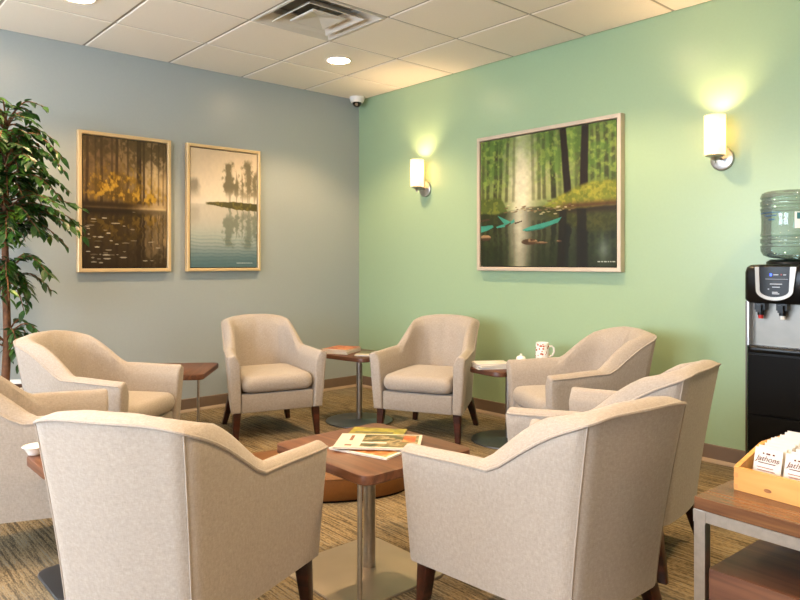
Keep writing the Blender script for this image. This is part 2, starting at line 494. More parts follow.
def magazine(loc, rz, w, d, th, label, group, blocks, cover='cream'):
    """blocks: (x0,x1,y0,y1,material) printed panels on the cover, in fractions"""
    t = thing('magazine', label, 'magazine', loc, rz, group)
    m = MB()
    m.box(-w/2+.002, w/2-.001, -d/2+.0015, d/2-.0015, .0008, th-.0008)
    m.build('pages', M['paper'], t, smooth=False)
    c = MB(); c.box(-w/2, w/2, -d/2, d/2, th-.0008, th); c.box(-w/2, w/2, -d/2, d/2, 0, .0008); c.box(-w/2, -w/2+.002, -d/2, d/2, .0008, th-.0008)
    co = c.build('cover', pm.get(cover) or M['paper'], t, smooth=False)
    for k, (x0, x1, y0, y1, mt) in enumerate(blocks):
        MB().box(-w/2+x0*w, -w/2+x1*w, -d/2+y0*d, -d/2+y1*d, th, th+.0003+.0001*k).build('cover_print', pm[mt], co, smooth=False)
    return t
MG = 'magazines on the foreground square table'
zt = .4605
magazine((2.935, -2.228, zt+.0068), R_(38), .22, .17, .004, 'yellow covered magazine lying furthest back in the fan on the foreground table', MG, [(.05, .95, .08, .3, 'rust'), (.1, .8, .5, .62, 'olive')], 'yellow')
magazine((3.065, -2.345, zt), R_(15), .26, .22, .006, 'white magazine with rust photo poking out under the top one on the foreground table', MG, [(.1, .95, .06, .42, 'rust')], 'paper')
magazine((3.055, -2.315, zt+.0115), R_(43), .315, .20, .007, 'magazine with cream title strip and autumn lake photo on top of the fan', MG,
   [(.30, .965, .05, .95, 'photo'), (.78, .93, .45, .9, 'orange'), (.30, .965, .03, .07, 'cream'), (.14, .18, .5, .86, 'print'), (.12, .2, .12, .2, 'print'), (.3, .6, .3, .4, 'cream')], 'cream')
# the yellow one sits half under the top magazine: keep stacking order
G2 = 'magazines on the corner pedestal table'
def stack_z(z): return z
magazine((.915, -.885, .4805), R_(28), .20, .25, .022, 'thick pale magazine underneath the orange one on the corner table', G2, [], 'cream')
magazine((.905, -.885, .5030), R_(24), .20, .25, .008, 'orange covered magazine on top of the pile on the corner table', G2, [(.0, 1, .0, .12, 'cream'), (.1, .6, .35, .6, 'rust')], 'orange')
magazine((1.16, -.80, .4805), R_(38), .20, .24, .009, 'dark olive magazine with white lower edge lying alone on the corner table', G2, [(0, 1, 0, .3, 'cream')], 'olive')
G3 = 'white magazines stacked on the pedestal table by the mug'
magazine((2.155, -.63, .4805), R_(-30), .16, .22, .013, 'lowest white magazine of the stack beside the mug', G3, [], 'paper')
magazine((2.158, -.628, .494), R_(-24), .16, .22, .012, 'middle white magazine of the stack beside the mug', G3, [], 'paper')
magazine((2.152, -.632, .5065), R_(-34), .15, .21, .007, 'topmost white magazine of the stack beside the mug', G3, [(.1, .9, .7, .9, 'cream')], 'paper')

# mug with red dots
md, nt, b = new_mat('dotted_ceramic')
tc = N(nt, 'ShaderNodeTexCoord'); vo = N(nt, 'ShaderNodeTexVoronoi'); vo.inputs['Scale'].default_value = 62
nt.links.new(tc.outputs['Object'], vo.inputs['Vector'])
r = N(nt, 'ShaderNodeValToRGB'); r.color_ramp.interpolation = 'CONSTANT'
r.color_ramp.elements[0].color = hexc('b5654a')+(1,); r.color_ramp.elements[1].color = hexc('f1ece6')+(1,); r.color_ramp.elements[1].position = .42
nt.links.new(vo.outputs['Distance'], r.inputs['Fac']); nt.links.new(r.outputs['Color'], b.inputs['Base Color']); b.inputs['Roughness'].default_value = .25
t = thing('mug', 'tall white mug with small red dots and a side handle on the pedestal table', 'mug', (2.262, -.238, .4805))
MB().lathe([(.036, 0), (.042, .006), (.046, .04), (.044, .10), (.0425, .132)], 32, cap1=False).build('body', md, t)
MB().lathe([(.0425, .132), (.0430, .137), (.040, .139), (.038, .132), (.040, .08), (.036, .012), (.001, .01)], 32, cap0=False).build('rim', M['ceramic'], t)
MB().tube([(.043, 0, .112), (.060, 0, .116), (.074, 0, .102), (.076, 0, .078), (.066, 0, .054), (.044, 0, .042)], .0065, 8).build('handle', M['ceramic'], t).rotation_euler = (0, 0, R_(40))
t = thing('sugar_bowl', 'small white lidded sugar bowl between the magazines and the dotted mug', 'sugar bowl', (2.2, -.385, .4805))
MB().lathe([(.02, 0), (.026, .004), (.034, .02), (.033, .036), (.029, .042)], 24).build('bowl', M['ceramic'], t)
MB().lathe([(.031, .0425), (.026, .052), (.012, .058), (.006, .06), (.009, .066), (.006, .071), (.001, .072)], 24).build('lid', M['ceramic'], t)
t = tag(MB().lathe([(.018, 0), (.022, .003), (.026, .012), (.036, .026), (.041, .030), (.039, .032), (.026, .016), (.001, .008)], 24).build('bowl', M['ceramic'], loc=(2.382, -3.328, .4755)),
   'small white flared bowl on the side table behind the large foreground armchair', 'bowl')

# ------------------------------------------------------------------ tea tray and packets
TX, TY, TR = 4.292, -2.169, R_(-6)
t = thing('tea_tray', 'open pine tray with sloping sides holding tea packets on the walnut table', 'tray', (TX, TY, ZT+.0005), TR)
TW, TD, th = .36, .27, .012
def slope_panel(x0):
    P = [(0, 0), (TD, 0), (TD, .098), (TD*.97, .101), (.14, .101), (.125, .098), (.012, .063), (0, .058)]
    return MB().loops([[(x0, y, z) for y, z in P], [(x0+th, y, z) for y, z in P]])
pine_in = M['pine']
MB().box(.0005, TW-.0005, -.001, th-.001, 0, .058).build('front_panel', M['pine'], t, smooth=False)
slope_panel(0).build('side_panel', M['pine'], t, smooth=False)
slope_panel(TW-th).build('side_panel', M['pine'], t, smooth=False)
MB().box(th, TW-th, TD-th, TD, 0, .098).build('back_panel', M['pine'], t, smooth=False)
MB().box(th, TW-th, th, TD-th, 0, .006).build('bottom_panel', M['pine'], t, smooth=False)
MB().box(TW/2-.004, TW/2+.004, th, TD-th, .006, .05).build('divider', M['pine'], t, smooth=False)
knot = simple('pine_knot', '8f5a2a', .5, noise=.3, nscale=60)
MB().lathe([(.006, 0), (.006, .0006)], 16, mat=Matrix.Translation((.085, -.001, .018)) @ Matrix.Rotation(PI/2, 4, 'X') @ Matrix.Diagonal((1.6, .8, 1, 1))).build('knot', knot, t)
jd = simple('pine_end_grain', 'b98447', .6, noise=.1)
for z in (.010, .038): MB().box(.0002, .011, -.0016, -.0008, z-.006, z+.006).build('finger_joint', jd, t, smooth=False)

ink = simple('brown_ink', '5a2412', .7)
ink2 = simple('pale_brown_ink', '93604c', .7)
def text_mesh(body, size, shear):
    cu = bpy.data.curves.new('lettering', 'FONT'); cu.body = body; cu.size = size; cu.shear = shear; cu.align_x = 'CENTER'
    o = bpy.data.objects.new('lettering', cu); COL.objects.link(o)
    dg = bpy.context.evaluated_depsgraph_get(); me = bpy.data.meshes.new_from_object(o.evaluated_get(dg))
    COL.objects.unlink(o); bpy.data.objects.remove(o); return me
logo_me = text_mesh('Jathons', .0195, .35); logo_me.materials.append(ink)
PW, PH = .070, .098
def make_packet():
    p = thing('tea_packet', '', 'tea packet', group='tea packets in the pine tray')
    m = MB()
    L = []
    for ins, y in ((.0, -.0008), (.0, .0008)): pass
    # pillow shaped sachet: thick in the middle, flat at the crimped edges
    nx, nz = 8, 10; v = []; f = []
    for s in (-1, 1):
        for j in range(nz+1):
            for i in range(nx+1):
                u, w_ = i/nx, j/nz
                b_ = (math.sin(PI*u)*math.sin(PI*w_))**.6
                v.append(((u-.5)*PW, s*(.0006+.0030*b_), w_*PH))
    k = (nx+1)*(nz+1)
    for s in range(2):
        for j in range(nz):
            for i in range(nx):
                a = s*k+j*(nx+1)+i; f.append((a, a+1, a+nx+2, a+nx+1))
    rim = [i for i in range(nx+1)]+[(nx+1)*j+nx for j in range(1, nz+1)]+[nz*(nx+1)+i for i in range(nx-1, -1, -1)]+[(nx+1)*j for j in range(nz-1, 0, -1)]
    for a, b2 in zip(rim, rim[1:]+rim[:1]): f.append((a, b2, k+b2, k+a))
    m.add(v, f)
    m.build('envelope', M['paper'], p, angle=70)
    lo = bpy.data.objects.new('logo', logo_me); COL.objects.link(lo); lo.parent = p
    lo.rotation_euler = (PI/2, 0, 0); lo.location = (0, -.0042, .066)
    m = MB()
    m.box(-.022, .022, -.0046, -.0042, .0605, .0625)
    for a, b2 in ((-.004, .006), (-.013, -.009), (.012, .017)): m.box(a, b2, -.0044, -.0040, .083, .087)
    m.build('tagline', ink, p, smooth=False)
    m = MB()
    m.box(-.024, .018, -.0046, -.0042, .049, .051); m.box(-.022, .022, -.0046, -.0042, .042, .044)
    m.build('small_print', ink2, p, smooth=False)
    MB().lathe([(.009, 0), (.009, .0006)], 18, mat=Matrix.Translation((-.004, -.0036, .024)) @ Matrix.Rotation(PI/2, 4, 'X')).build('emblem', ink2, p)
    return p
pk = make_packet()
first = True
ordn = ['front', 'second', 'third', 'fourth', 'fifth', 'sixth', 'seventh', 'eighth', 'ninth']
ct, st = math.cos(TR), math.sin(TR)
for c, cx in enumerate((.058, .136, .224, .302)):
    for k in range(9):
        lx = cx+random.uniform(-.003, .003)+(.006 if c else 0)*0; ly = .040+k*.0215; lz = .0075
        wx, wy = TX+ct*lx-st*ly, TY+st*lx+ct*ly
        lab = '%s white tea packet in the %s row of the pine tray' % (ordn[k], ['leftmost', 'second', 'third', 'rightmost'][c])
        if k == 0: lab = 'front white tea packet with brown script in the %s row of the pine tray' % ['leftmost', 'second', 'third', 'rightmost'][c]
        rz = TR+R_(random.uniform(-3, 3))
        z = ZT+.0005+lz+random.uniform(0, .003)+k*.0022
        if first: pk.location = (wx, wy, z); pk.rotation_euler = (R_(-14), 0, rz); pk['label'] = lab; first = False; continue
        r_ = pk.copy(); COL.objects.link(r_); r_['label'] = lab; r_.location = (wx, wy, z); r_.rotation_euler = (R_(-14+random.uniform(-1, 1)), 0, rz)
        for ch in pk.children:
            q_ = ch.copy(); COL.objects.link(q_); q_.parent = r_

# ------------------------------------------------------------------ pictures
def fbm(U, V, seed, octv=4, sx=8., sy=8.):
    rng = np.random.RandomState(seed); out = 0; amp = 1; tot = 0
    for o in range(octv):
        g = rng.rand(64, 64)
        x = U*sx*2**o; y = V*sy*2**o
        xi = np.floor(x).astype(int); yi = np.floor(y).astype(int); fx = x-xi; fy = y-yi
        fx = fx*fx*(3-2*fx); fy = fy*fy*(3-2*fy)
        a = g[xi % 64, yi % 64]; b = g[(xi+1) % 64, yi % 64]; c = g[xi % 64, (yi+1) % 64]; d = g[(xi+1) % 64, (yi+1) % 64]
        out = out+amp*((a*(1-fx)+b*fx)*(1-fy)+(c*(1-fx)+d*fx)*fy); tot += amp; amp *= .5
    return out/tot
def sm(a, b, x):
    t = np.clip((x-a)/(b-a), 0, 1); return t*t*(3-2*t)
def C3(h): return np.array([int(h[i:i+2], 16)/255 for i in (0, 2, 4)])
def mixc(I, col, a):
    return I*(1-a[..., None])+np.asarray(col)*a[..., None]
def trunk(U, V, u0, u1, w, v1, soft=.013):
    c = u0+(u1-u0)*V+.008*(fbm(U*0+u0*3, V, 77, 3, 9, 9)-.5)
    ww = w*(.75+.35*V)
    return (1-sm(ww/2, ww/2+soft, np.abs(U-c)))*(1-sm(v1-.01, v1+.015, V))
def dashes(I, U, V, u0, u1, v, col, seed):
    rng = np.random.RandomState(seed); x = u0
    while x < u1:
        w_ = rng.uniform(.008, .02)
        a = ((U > x) & (U < x+w_) & (np.abs(V-v) < .004)).astype(float)*.8
        I = mixc(I, col, a); x += w_+.006
    return I
def paint_brown(U, V):
    def land(U, V):
        n1 = fbm(U, V, 1, 5, 7, 7); n2 = fbm(U, V, 2, 5, 18, 16); n3 = fbm(U, V, 3, 5, 5, 9); n4 = fbm(U, V, 6, 4, 34, 30)
        glow = np.exp(-((U-.88)/.3)**2-((V-.33)/.3)**2)
        I = C3('6e573a')[None, None]*np.ones(U.shape+(1,))
        I = mixc(I, C3('94784e'), sm(.35, .7, n1)*.7)
        I = mixc(I, C3('e3c491'), glow*.9)
        for u0, u1, w_, a in ((.05,.04,.03,.8),(.14,.15,.016,.6),(.21,.21,.028,.75),(.33,.335,.018,.5),(.39,.385,.03,.75),(.52,.51,.02,.55),(.655,.655,.062,.95),(.715,.71,.026,.8),(.81,.81,.016,.55),(.9,.895,.014,.45),(.96,.955,.012,.4)):
            I = mixc(I, C3('38281a'), trunk(U, V, u0, u1, w_, .5, .008)*a)
        fol = sm(.44, .66, n4*.55+n3*.45+.14*np.exp(-((V-.06)/.12)**2))*(1-sm(.14, .34, V))*.75
        I = mixc(I, C3('4a3b20'), fol)
        y = np.exp(-((U-.36)/.36)**2-((V-.37)/.13)**2)+.9*np.exp(-((U-.76)/.26)**2-((V-.46)/.05)**2)
        I = mixc(I, C3('5d4516'), sm(.36, .66, n1*.5+n2*.5+.2*y-.08)*np.clip(y*1.3, 0, 1)*.85)
        I = mixc(I, C3('94701f'), sm(.46, .66, n4*.6+n2*.4+.1*y-.05)*np.clip(y*1.3, 0, 1)*.9)
        I = mixc(I, C3('c79d38'), sm(.55, .72, n4*.7+n3*.3+.1*y-.03)*np.clip(y*1.3, 0, 1)*.9)
        I = mixc(I, C3('2b1d0e'), np.exp(-((V-.515)/.03)**2)*(1-sm(.5, .8, U+.2*(n1-.5)))*.9)
        I = mixc(I, C3('d9bf92'), np.exp(-((V-.535)/.012)**2)*sm(.55, .8, U)*.5)
        return I
    I = land(U, np.minimum(V, .54))
    wob = .03*(fbm(U*.35, V, 71, 3, 8, 46)-.5)
    R = land(U+wob, np.clip(1.08-V, 0, 1))*.66
    R = mixc(R, C3('2a1c0c'), np.clip(.3+.45*sm(.55, 1., V), 0, 1)*(1-.6*sm(.5, .9, U)))
    R = mixc(R, C3('d0aa72'), sm(.5, .7, fbm(U, V, 9, 4, 30, 10))*sm(.62, .9, U)*sm(.56, .6, V)*(1-sm(.75, .98, V))*.5)
    rng = np.random.RandomState(5)
    for k in range(46):
        u, v = (rng.uniform(.03, .4), rng.uniform(.62, .97)) if k < 34 else (rng.uniform(.4, .95), rng.uniform(.56, .95))
        a = 1-sm(.7, 1.1, ((U-u)/rng.uniform(.012, .05))**2+((V-v)/rng.uniform(.003, .006))**2)
        R = mixc(R, C3('c9bfa8'), a*rng.uniform(.3, .95))
    w_ = sm(.535, .55, V)
    return (I*(1-w_[..., None])+R*w_[..., None])*.94
def paint_mist(U, V):
    def tree(U, V):
        n = fbm(U, V, 11, 5, 9, 12); n4 = fbm(U, V, 12, 5, 24, 30)
        a = 0
        for cu, top, bot, wd in ((.57, .09, .40, .13), (.68, .22, .42, .06), (.86, .07, .42, .15), (.97, .16, .42, .09), (.77, .2, .42, .07)):
            t = np.clip((V-top)/(bot-top), 0, 1)
            wdt = wd*(.25+.75*np.sin(PI*np.clip(t*.8+.12, 0, 1)))
            e = 1-np.abs(U-cu)/wdt+(n-.5)*1.7+(n4-.5)*1.3
            a = np.maximum(a, sm(.0, .75, e)*sm(top-.02, top+.04, V+.05*(n4-.5))*(1-sm(bot-.06, bot+.02, V)))
        tr_ = 0
        for u0, w_ in ((.565,.014),(.585,.008),(.68,.009),(.77,.009),(.855,.015),(.88,.009),(.96,.012)):
            tr_ = np.maximum(tr_, trunk(U, V, u0-.01, u0+.015, w_, .46, .006)*sm(.14, .24, V))
        return np.maximum(a*.9, tr_*.85)
    I = mixc(C3('dcc6a8')[None, None]*np.ones(U.shape+(1,)), C3('e8d8c0'), sm(0, .4, V))
    I = mixc(I, C3('e3d9c9'), sm(.35, .48, V))
    t_ = tree(U, V)
    I = mixc(I, C3('5f573f'), t_*(1-.6*sm(.3, .46, V))*.9)
    nn = fbm(U, V, 14, 4, 14, 14)
    hill = sm(.0, .5, 1-U/.17+(nn-.5)*.5)*sm(.22, .3, V+.1*(nn-.5))*(1-sm(.33, .44, V))
    I = mixc(I, C3('81796a'), hill*.75)
    W = mixc(C3('cbc2b2')[None, None]*np.ones(U.shape+(1,)), C3('56737a'), sm(.64, 1., V))
    W = mixc(W, C3('9fb0ae'), sm(.5, .75, V)*(1-sm(.75, .95, V))*.5)
    t2 = tree(U+.05*(fbm(U*.35, V, 71, 3, 8, 40)-.5), np.clip(.93-V, 0, 1))
    W = mixc(W, C3('5f6859'), t2*.7*(1-sm(.78, .9, V)))
    h2 = sm(.0, .5, 1-U/.17)*sm(.47, .52, V)*(1-sm(.56, .68, V))
    W = mixc(W, C3('a39c8e'), h2*.5)
    rip = (np.sin(V*210+9*fbm(U, V, 4, 3, 5, 5))*.5+.5)**3*sm(.66, .85, V)
    W = mixc(W, C3('44636c'), rip*.3)
    w_ = sm(.455, .475, V)
    I = I*(1-w_[..., None])+W*w_[..., None]
    n = fbm(U, V, 8, 4, 20, 20)
    isl = sm(.2, .26, U)*(1-sm(.0, .008, np.abs(V-(.452+.022*U))-(.006+.022*sm(.2, .7, U)+.012*(n-.5))))
    I = mixc(I, C3('4f4a28'), isl*.95)
    I = mixc(I, C3('80733a'), isl*sm(.5, .65, n)*.7)
    return dashes(I, U, V, .68, .93, .965, C3('dfe4e2'), 3)*.95
def poly(U, V, pts):
    ins = np.zeros(U.shape, bool); n = len(pts)
    for i in range(n):
        x0, y0 = pts[i]; x1, y1 = pts[(i+1) % n]
        if y0 == y1: continue
        c = ((y0 > V) != (y1 > V)) & (U < (x1-x0)*(V-y0)/(y1-y0)+x0)
        ins ^= c
    return ins.astype(float)
def paint_green(U, V):
    def land(U, V):
        n1 = fbm(U, V, 21, 5, 8, 7); n2 = fbm(U, V, 22, 4, 22, 20); n3 = fbm(U, V, 23, 3, 4, 4)
        glow = np.exp(-((U-.34)/.105)**2)*(.6+.4*sm(0, .4, V))
        I = mixc(C3('7d8c45')[None, None]*np.ones(U.shape+(1,)), C3('5c7034'), sm(.35, .65, n1))
        I = mixc(I, C3('c7c284'), np.exp(-((U-.45)/.3)**2-((V-.33)/.2)**2)*.8)
        I = mixc(I, C3('efe4c0'), np.clip(glow*1.05, 0, 1)*.95)
        for u0, u1, w_, a in ((.42,.44,.012,.35),(.47,.48,.014,.55),(.505,.52,.014,.6),(.56,.6,.026,.95),(.28,.27,.01,.35),(.62,.63,.01,.4),(.74,.745,.012,.5),(.76,.765,.012,.5),(.84,.86,.014,.6),(.88,.9,.016,.75),(.93,.955,.018,.8),(.98,.985,.014,.7),(.07,.055,.016,.85),(.135,.11,.022,.9),(.175,.15,.014,.8),(.23,.2,.012,.6),(.02,.02,.012,.6)):
            I = mixc(I, C3('33331a'), trunk(U, V, u0, u1, w_, .5)*a)
        lv = sm(.42, .7, n2*.55+n1*.45+.14*(1-V*2.2)-.02)*(1-np.clip(glow*1.3, 0, 1))
        I = mixc(I, C3('567a2c'), lv*.72*(1-sm(.3, .45, V)))
        I = mixc(I, C3('9cb04c'), sm(.46, .72, fbm(U, V, 25, 4, 34, 30))*(1-np.clip(glow*1.2, 0, 1))*(1-sm(.35, .5, V))*.6)
        I = mixc(I, C3('241a10'), trunk(U, V, .645, .72, .042, .525))
        I = mixc(I, C3('241a10'), trunk(U, V, .80, .775, .046, .505))
        # banks
        br = sm(.0, .04, V-(.545-.16*sm(.42, .85, U)+.04*(n1-.5)))*sm(.4, .5, U)
        I = mixc(I, C3('7d8426'), br*.9); I = mixc(I, C3('b3aa3a'), br*sm(.4, .7, fbm(U, V, 26, 4, 40, 34))*.8)
        I = mixc(I, C3('4f3018'), br*np.exp(-((V-.565)/.025)**2)*.85*sm(.55, .7, U))
        bl = sm(.0, .03, V-(.45+.5*sm(.15, .4, U)+.04*(n1-.5)))*(1-sm(.25, .36, U))
        I = mixc(I, C3('4f5c22'), bl*.9); I = mixc(I, C3('8a8c34'), bl*sm(.52, .64, n2)*.6)
        return I
    I = land(U, np.minimum(V, .6))
    R = land(U+.004*(4*fbm(U*.35, V, 71, 3, 8, 46)-2), np.clip(1.16-V, 0, .56))*.55
    R = mixc(R, C3('1f2412'), np.clip(.25+.45*sm(.6, 1, V), 0, 1)*(1-.8*np.exp(-((U-.32)/.08)**2)))
    R = mixc(R, C3('d9d3b4'), np.exp(-((U-.32)/.06)**2)*.75*(1-.3*sm(.6, 1, V)))
    R = mixc(R, C3('1a1408'), trunk(U, V, .68, .63, .04, 1.)*.85); R = mixc(R, C3('1a1408'), trunk(U, V, .775, .775, .05, 1.)*.85)
    R = mixc(R, C3('8a9a90'), np.exp(-((U-.92)/.04)**2-((V-.88)/.08)**2)*.6)
    w_ = sm(.575, .595, V+.03*sm(.1, .4, U)-.03*sm(.45, .7, U)+.02*(fbm(U, V, 31, 3, 10, 10)-.5))
    I = I*(1-w_[..., None])+R*w_[..., None]
    rng = np.random.RandomState(8)
    for k in range(60):
        u = rng.uniform(.2, .72); v = rng.normal(.575, .022)
        a = 1-sm(.6, 1.1, ((U-u)/rng.uniform(.006, .02))**2+((V-v)/rng.uniform(.003, .007))**2)
        I = mixc(I, C3(['6b5236', '8d7a52', 'c5b68a'][k % 3]), a*.85)
    teal = C3('3f9c86')
    for P in ([(0,.68),(.10,.675),(.11,.69),(.06,.715),(0,.73)], [(.14,.60),(.16,.61),(.25,.655),(.28,.635),(.285,.66),(.22,.69),(.14,.70),(.13,.69),(.2,.67)],
              [(.34,.725),(.4,.70),(.56,.665),(.64,.64),(.61,.68),(.5,.715),(.38,.735)]):
        I = mixc(I, teal, poly(U, V, P)*.9)
    I = mixc(I, C3('256657'), poly(U, V, [(.36,.732),(.5,.712),(.61,.678),(.5,.722),(.38,.738)])*.9)
    I = mixc(I, C3('4a3420'), poly(U, V, [(.0,.63),(.07,.62),(.08,.635),(0,.645)])+poly(U, V, [(.2,.685),(.25,.66),(.255,.668),(.22,.695)])+poly(U, V, [(.28,.665),(.345,.65),(.345,.658),(.29,.675)]))
    for u, v, ru, rv in ((.04,.775,.05,.026),(.40,.815,.065,.024),(.49,.825,.05,.009),(.62,.815,.02,.008)):
        a = 1-sm(.75, 1.05, ((U-u)/ru)**2+((V-v)/rv)**2)
        n = fbm(U, V, 40, 4, 30, 30)
        I = mixc(I, C3('4a3420'), a); I = mixc(I, C3('a8865e'), a*sm(-.004, .012, (v+.004)-V)*sm(.35, .6, n))
    return dashes(I, U, V, .88, .985, .965, C3('d6d8cc'), 6)*.88
pm_attr, nt, b = new_mat('printed_canvas')
at = N(nt, 'ShaderNodeVertexColor'); at.layer_name = 'paint'
nt.links.new(at.outputs['Color'], b.inputs['Base Color']); b.inputs['Roughness'].default_value = .42; b.inputs['Specular IOR Level'].default_value = .3
blackgap = simple('canvas_edge_black', '17130e', .6)
def picture(label, w, h, loc, rz, fw, depth, framemat, painter, nu, nv, group=None, grain=.2):
    """local: X along the wall, -Y out of the wall, origin at wall plane, centre"""
    t = thing('framed_picture', label, 'picture', loc, rz, group)
    m = MB()
    def ring(ins, y): return [(-w/2+ins, y, -h/2+ins), (w/2-ins, y, -h/2+ins), (w/2-ins, y, h/2-ins), (-w/2+ins, y, h/2-ins)]
    m.loops([ring(0, -.002), ring(0, -depth+.003), ring(.003, -depth), ring(fw-.004, -depth), ring(fw, -depth+.004), ring(fw, -.012)], False, False)
    m.build('frame', framemat, t, smooth=False)
    MB().box(-w/2+.002, w/2-.002, -.012, -.002, -h/2+.002, h/2-.002).build('backing_board', blackgap, t, smooth=False)
    cw, chh = w-2*fw-.014, h-2*fw-.014
    u = np.linspace(0, 1, nu); v = np.linspace(0, 1, nv)
    U, V = np.meshgrid(u, v)
    I = painter(U, V); I = np.clip(I*(1-grain/2+grain*fbm(U, V, 99, 4, 34, 34))[..., None], 0, 1)
    LIN = np.where(I <= .04045, I/12.92, ((I+.055)/1.055)**2.4)
    yc = -depth+.010
    verts = np.stack([(U-.5)*cw, np.full(U.shape, yc), (.5-V)*chh], -1).reshape(-1, 3)
    idx = np.arange(nu*nv).reshape(nv, nu)
    faces = np.stack([idx[:-1, :-1], idx[1:, :-1], idx[1:, 1:], idx[:-1, 1:]], -1).reshape(-1, 4)
    # thickness: four side walls back to the board
    vl = verts.tolist(); fl = faces.tolist()
    o = len(vl); vl += [(-cw/2, -.012, chh/2), (-cw/2, -.012, -chh/2), (cw/2, -.012, -chh/2), (cw/2, -.012, chh/2)]
    cs = [0, (nv-1)*nu, nv*nu-1, nu-1]
    for k in range(4): fl.append((cs[k], cs[(k+1) % 4], o+(k+1) % 4, o+k))
    me = bpy.data.meshes.new('canvas'); me.from_pydata(vl, [], fl)
    ca = me.color_attributes.new('paint', 'FLOAT_COLOR', 'POINT')
    colr = np.ones((len(vl), 4), np.float32); colr[:nu*nv, :3] = LIN.reshape(-1, 3); colr[nu*nv:, :3] = .01
    ca.data.foreach_set('color', colr.ravel()); me.materials.append(pm_attr)
    c = bpy.data.objects.new('canvas', me); COL.objects.link(c); c.parent = t
    return t
picture('gold framed picture of a brown autumn forest pond, left one on the blue wall', .66, .985, (0.0005, -2.157, 1.574), R_(90), .026, .042, M['gold'], paint_brown, 200, 300, 'tall pictures on the blue wall')
picture('gold framed picture of a misty pale lake with trees, right one on the blue wall', .637, .985, (0.0005, -1.383, 1.574), R_(90), .024, .042, M['gold'], paint_mist, 200, 300, 'tall pictures on the blue wall', .05)
picture('wide framed picture of a green forest stream on the green wall', 1.215, 1.008, (2.118, -.0005, 1.592), 0, .028, .05, M['pewter'], paint_green, 340, 280)

# ------------------------------------------------------------------ sconces
shade, nt, b = new_mat('opal_glass_shade')
tl = N(nt, 'ShaderNodeBsdfTranslucent'); tl.inputs['Color'].default_value = (.88, .8, .66, 1)
df = N(nt, 'ShaderNodeBsdfDiffuse'); df.inputs['Color'].default_value = (.9, .85, .75, 1)
ms = N(nt, 'ShaderNodeMixShader'); ms.inputs[0].default_value = .35
nt.links.new(tl.outputs[0], ms.inputs[1]); nt.links.new(df.outputs[0], ms.inputs[2])
em = N(nt, 'ShaderNodeEmission'); em.inputs['Color'].default_value = (1, .8, .5, 1); em.inputs['Strength'].default_value = .3
ad = N(nt, 'ShaderNodeAddShader'); nt.links.new(ms.outputs[0], ad.inputs[0]); nt.links.new(em.outputs[0], ad.inputs[1])
nt.links.new(ad.outputs[0], nt.nodes['Material Output'].inputs['Surface'])
def sconce(x, z, label):
    t = thing('wall_sconce', label, 'wall lamp', (x, -.0005, z), 0, 'wall sconces flanking the forest picture')
    rot = Matrix.Rotation(PI/2, 4, 'X')
    MB().lathe([(.066, 0), (.067, .004), (.064, .014), (.056, .018)], 40, mat=rot).build('backplate', M['steel'], t)
    MB().tube([(0, -.016, .0), (0, -.1, .0)], .009, 12).build('arm', M['steel'], t)
    MB().lathe([(.001, -.034), (.007, -.032), (.009, -.024), (.007, -.018), (.018, -.012), (.024, .0), (.05, .008), (.052, .012), (.02, .014)], 32, (0, -.1, .0)).build('shade_holder', M['steel'], t)
    MB().lathe([(.054, .012), (.056, .02), (.056, .235), (.054, .2355), (.0525, .233), (.0525, .02)], 40, (0, -.1, 0), cap0=False, cap1=False).build('glass_shade', shade, t)
    MB().lathe([(.012, .014), (.012, .05), (.018, .07), (.024, .1), (.018, .125), (.001, .135)], 16, (0, -.1, 0)).build('bulb', emis('bulb_glow', 'ffd9a0', 12), t)
    l = bpy.data.lights.new('sconce_lamp', 'POINT'); l.energy = SC_W; l.color = WARM2; l.shadow_soft_size = .026
    o = bpy.data.objects.new('sconce_lamp', l); COL.objects.link(o); o.location = (0, -.1, .172); o.parent = t
WARM = (1, .68, .37); WARM2 = (1, .66, .34)
SC_W = 16.
sconce(.9, 1.762, 'lit cylindrical glass wall sconce near the room corner, left of the forest picture')
sconce(3.338, 1.738, 'lit cylindrical glass wall sconce right of the forest picture, above the water cooler')

# ------------------------------------------------------------------ ceiling fixtures
def downlight(x, y, label, energy):
    t = thing('recessed_light', label, 'ceiling light', (x, y, H-.0005), 0, 'recessed ceiling lights')
    MB().lathe([(.098, 0), (.098, -.003), (.088, -.007), (.082, -.004), (.082, 0)], 40).build('trim_ring', M['white'], t)
    MB().lathe([(.0815, -.001), (.0815, -.0035), (.06, -.0045)], 40).build('lens', emis('downlight_lens', 'ffdcaa', 60), t)
    l = bpy.data.lights.new('downlight_lamp', 'SPOT'); l.energy = energy; l.color = WARM; l.spot_size = R_(125); l.spot_blend = .45; l.shadow_soft_size = .06
    o = bpy.data.objects.new('downlight_lamp', l); COL.objects.link(o); o.location = (0, 0, -.02); o.parent = t
DW = 96.
downlight(.915, -.915, 'round lit ceiling downlight near the room corner, below the air vent', DW)
downlight(.915, -2.745, 'round lit ceiling downlight at the top left edge of the photo', DW)
for x, y in ((2.745, -.915), (2.745, -2.745), (2.745, -4.575), (4.575, -.915), (4.575, -2.745), (.915, -4.575), (4.575, -4.575)):
    downlight(x, y, 'recessed ceiling downlight above the top edge of the photo', DW)
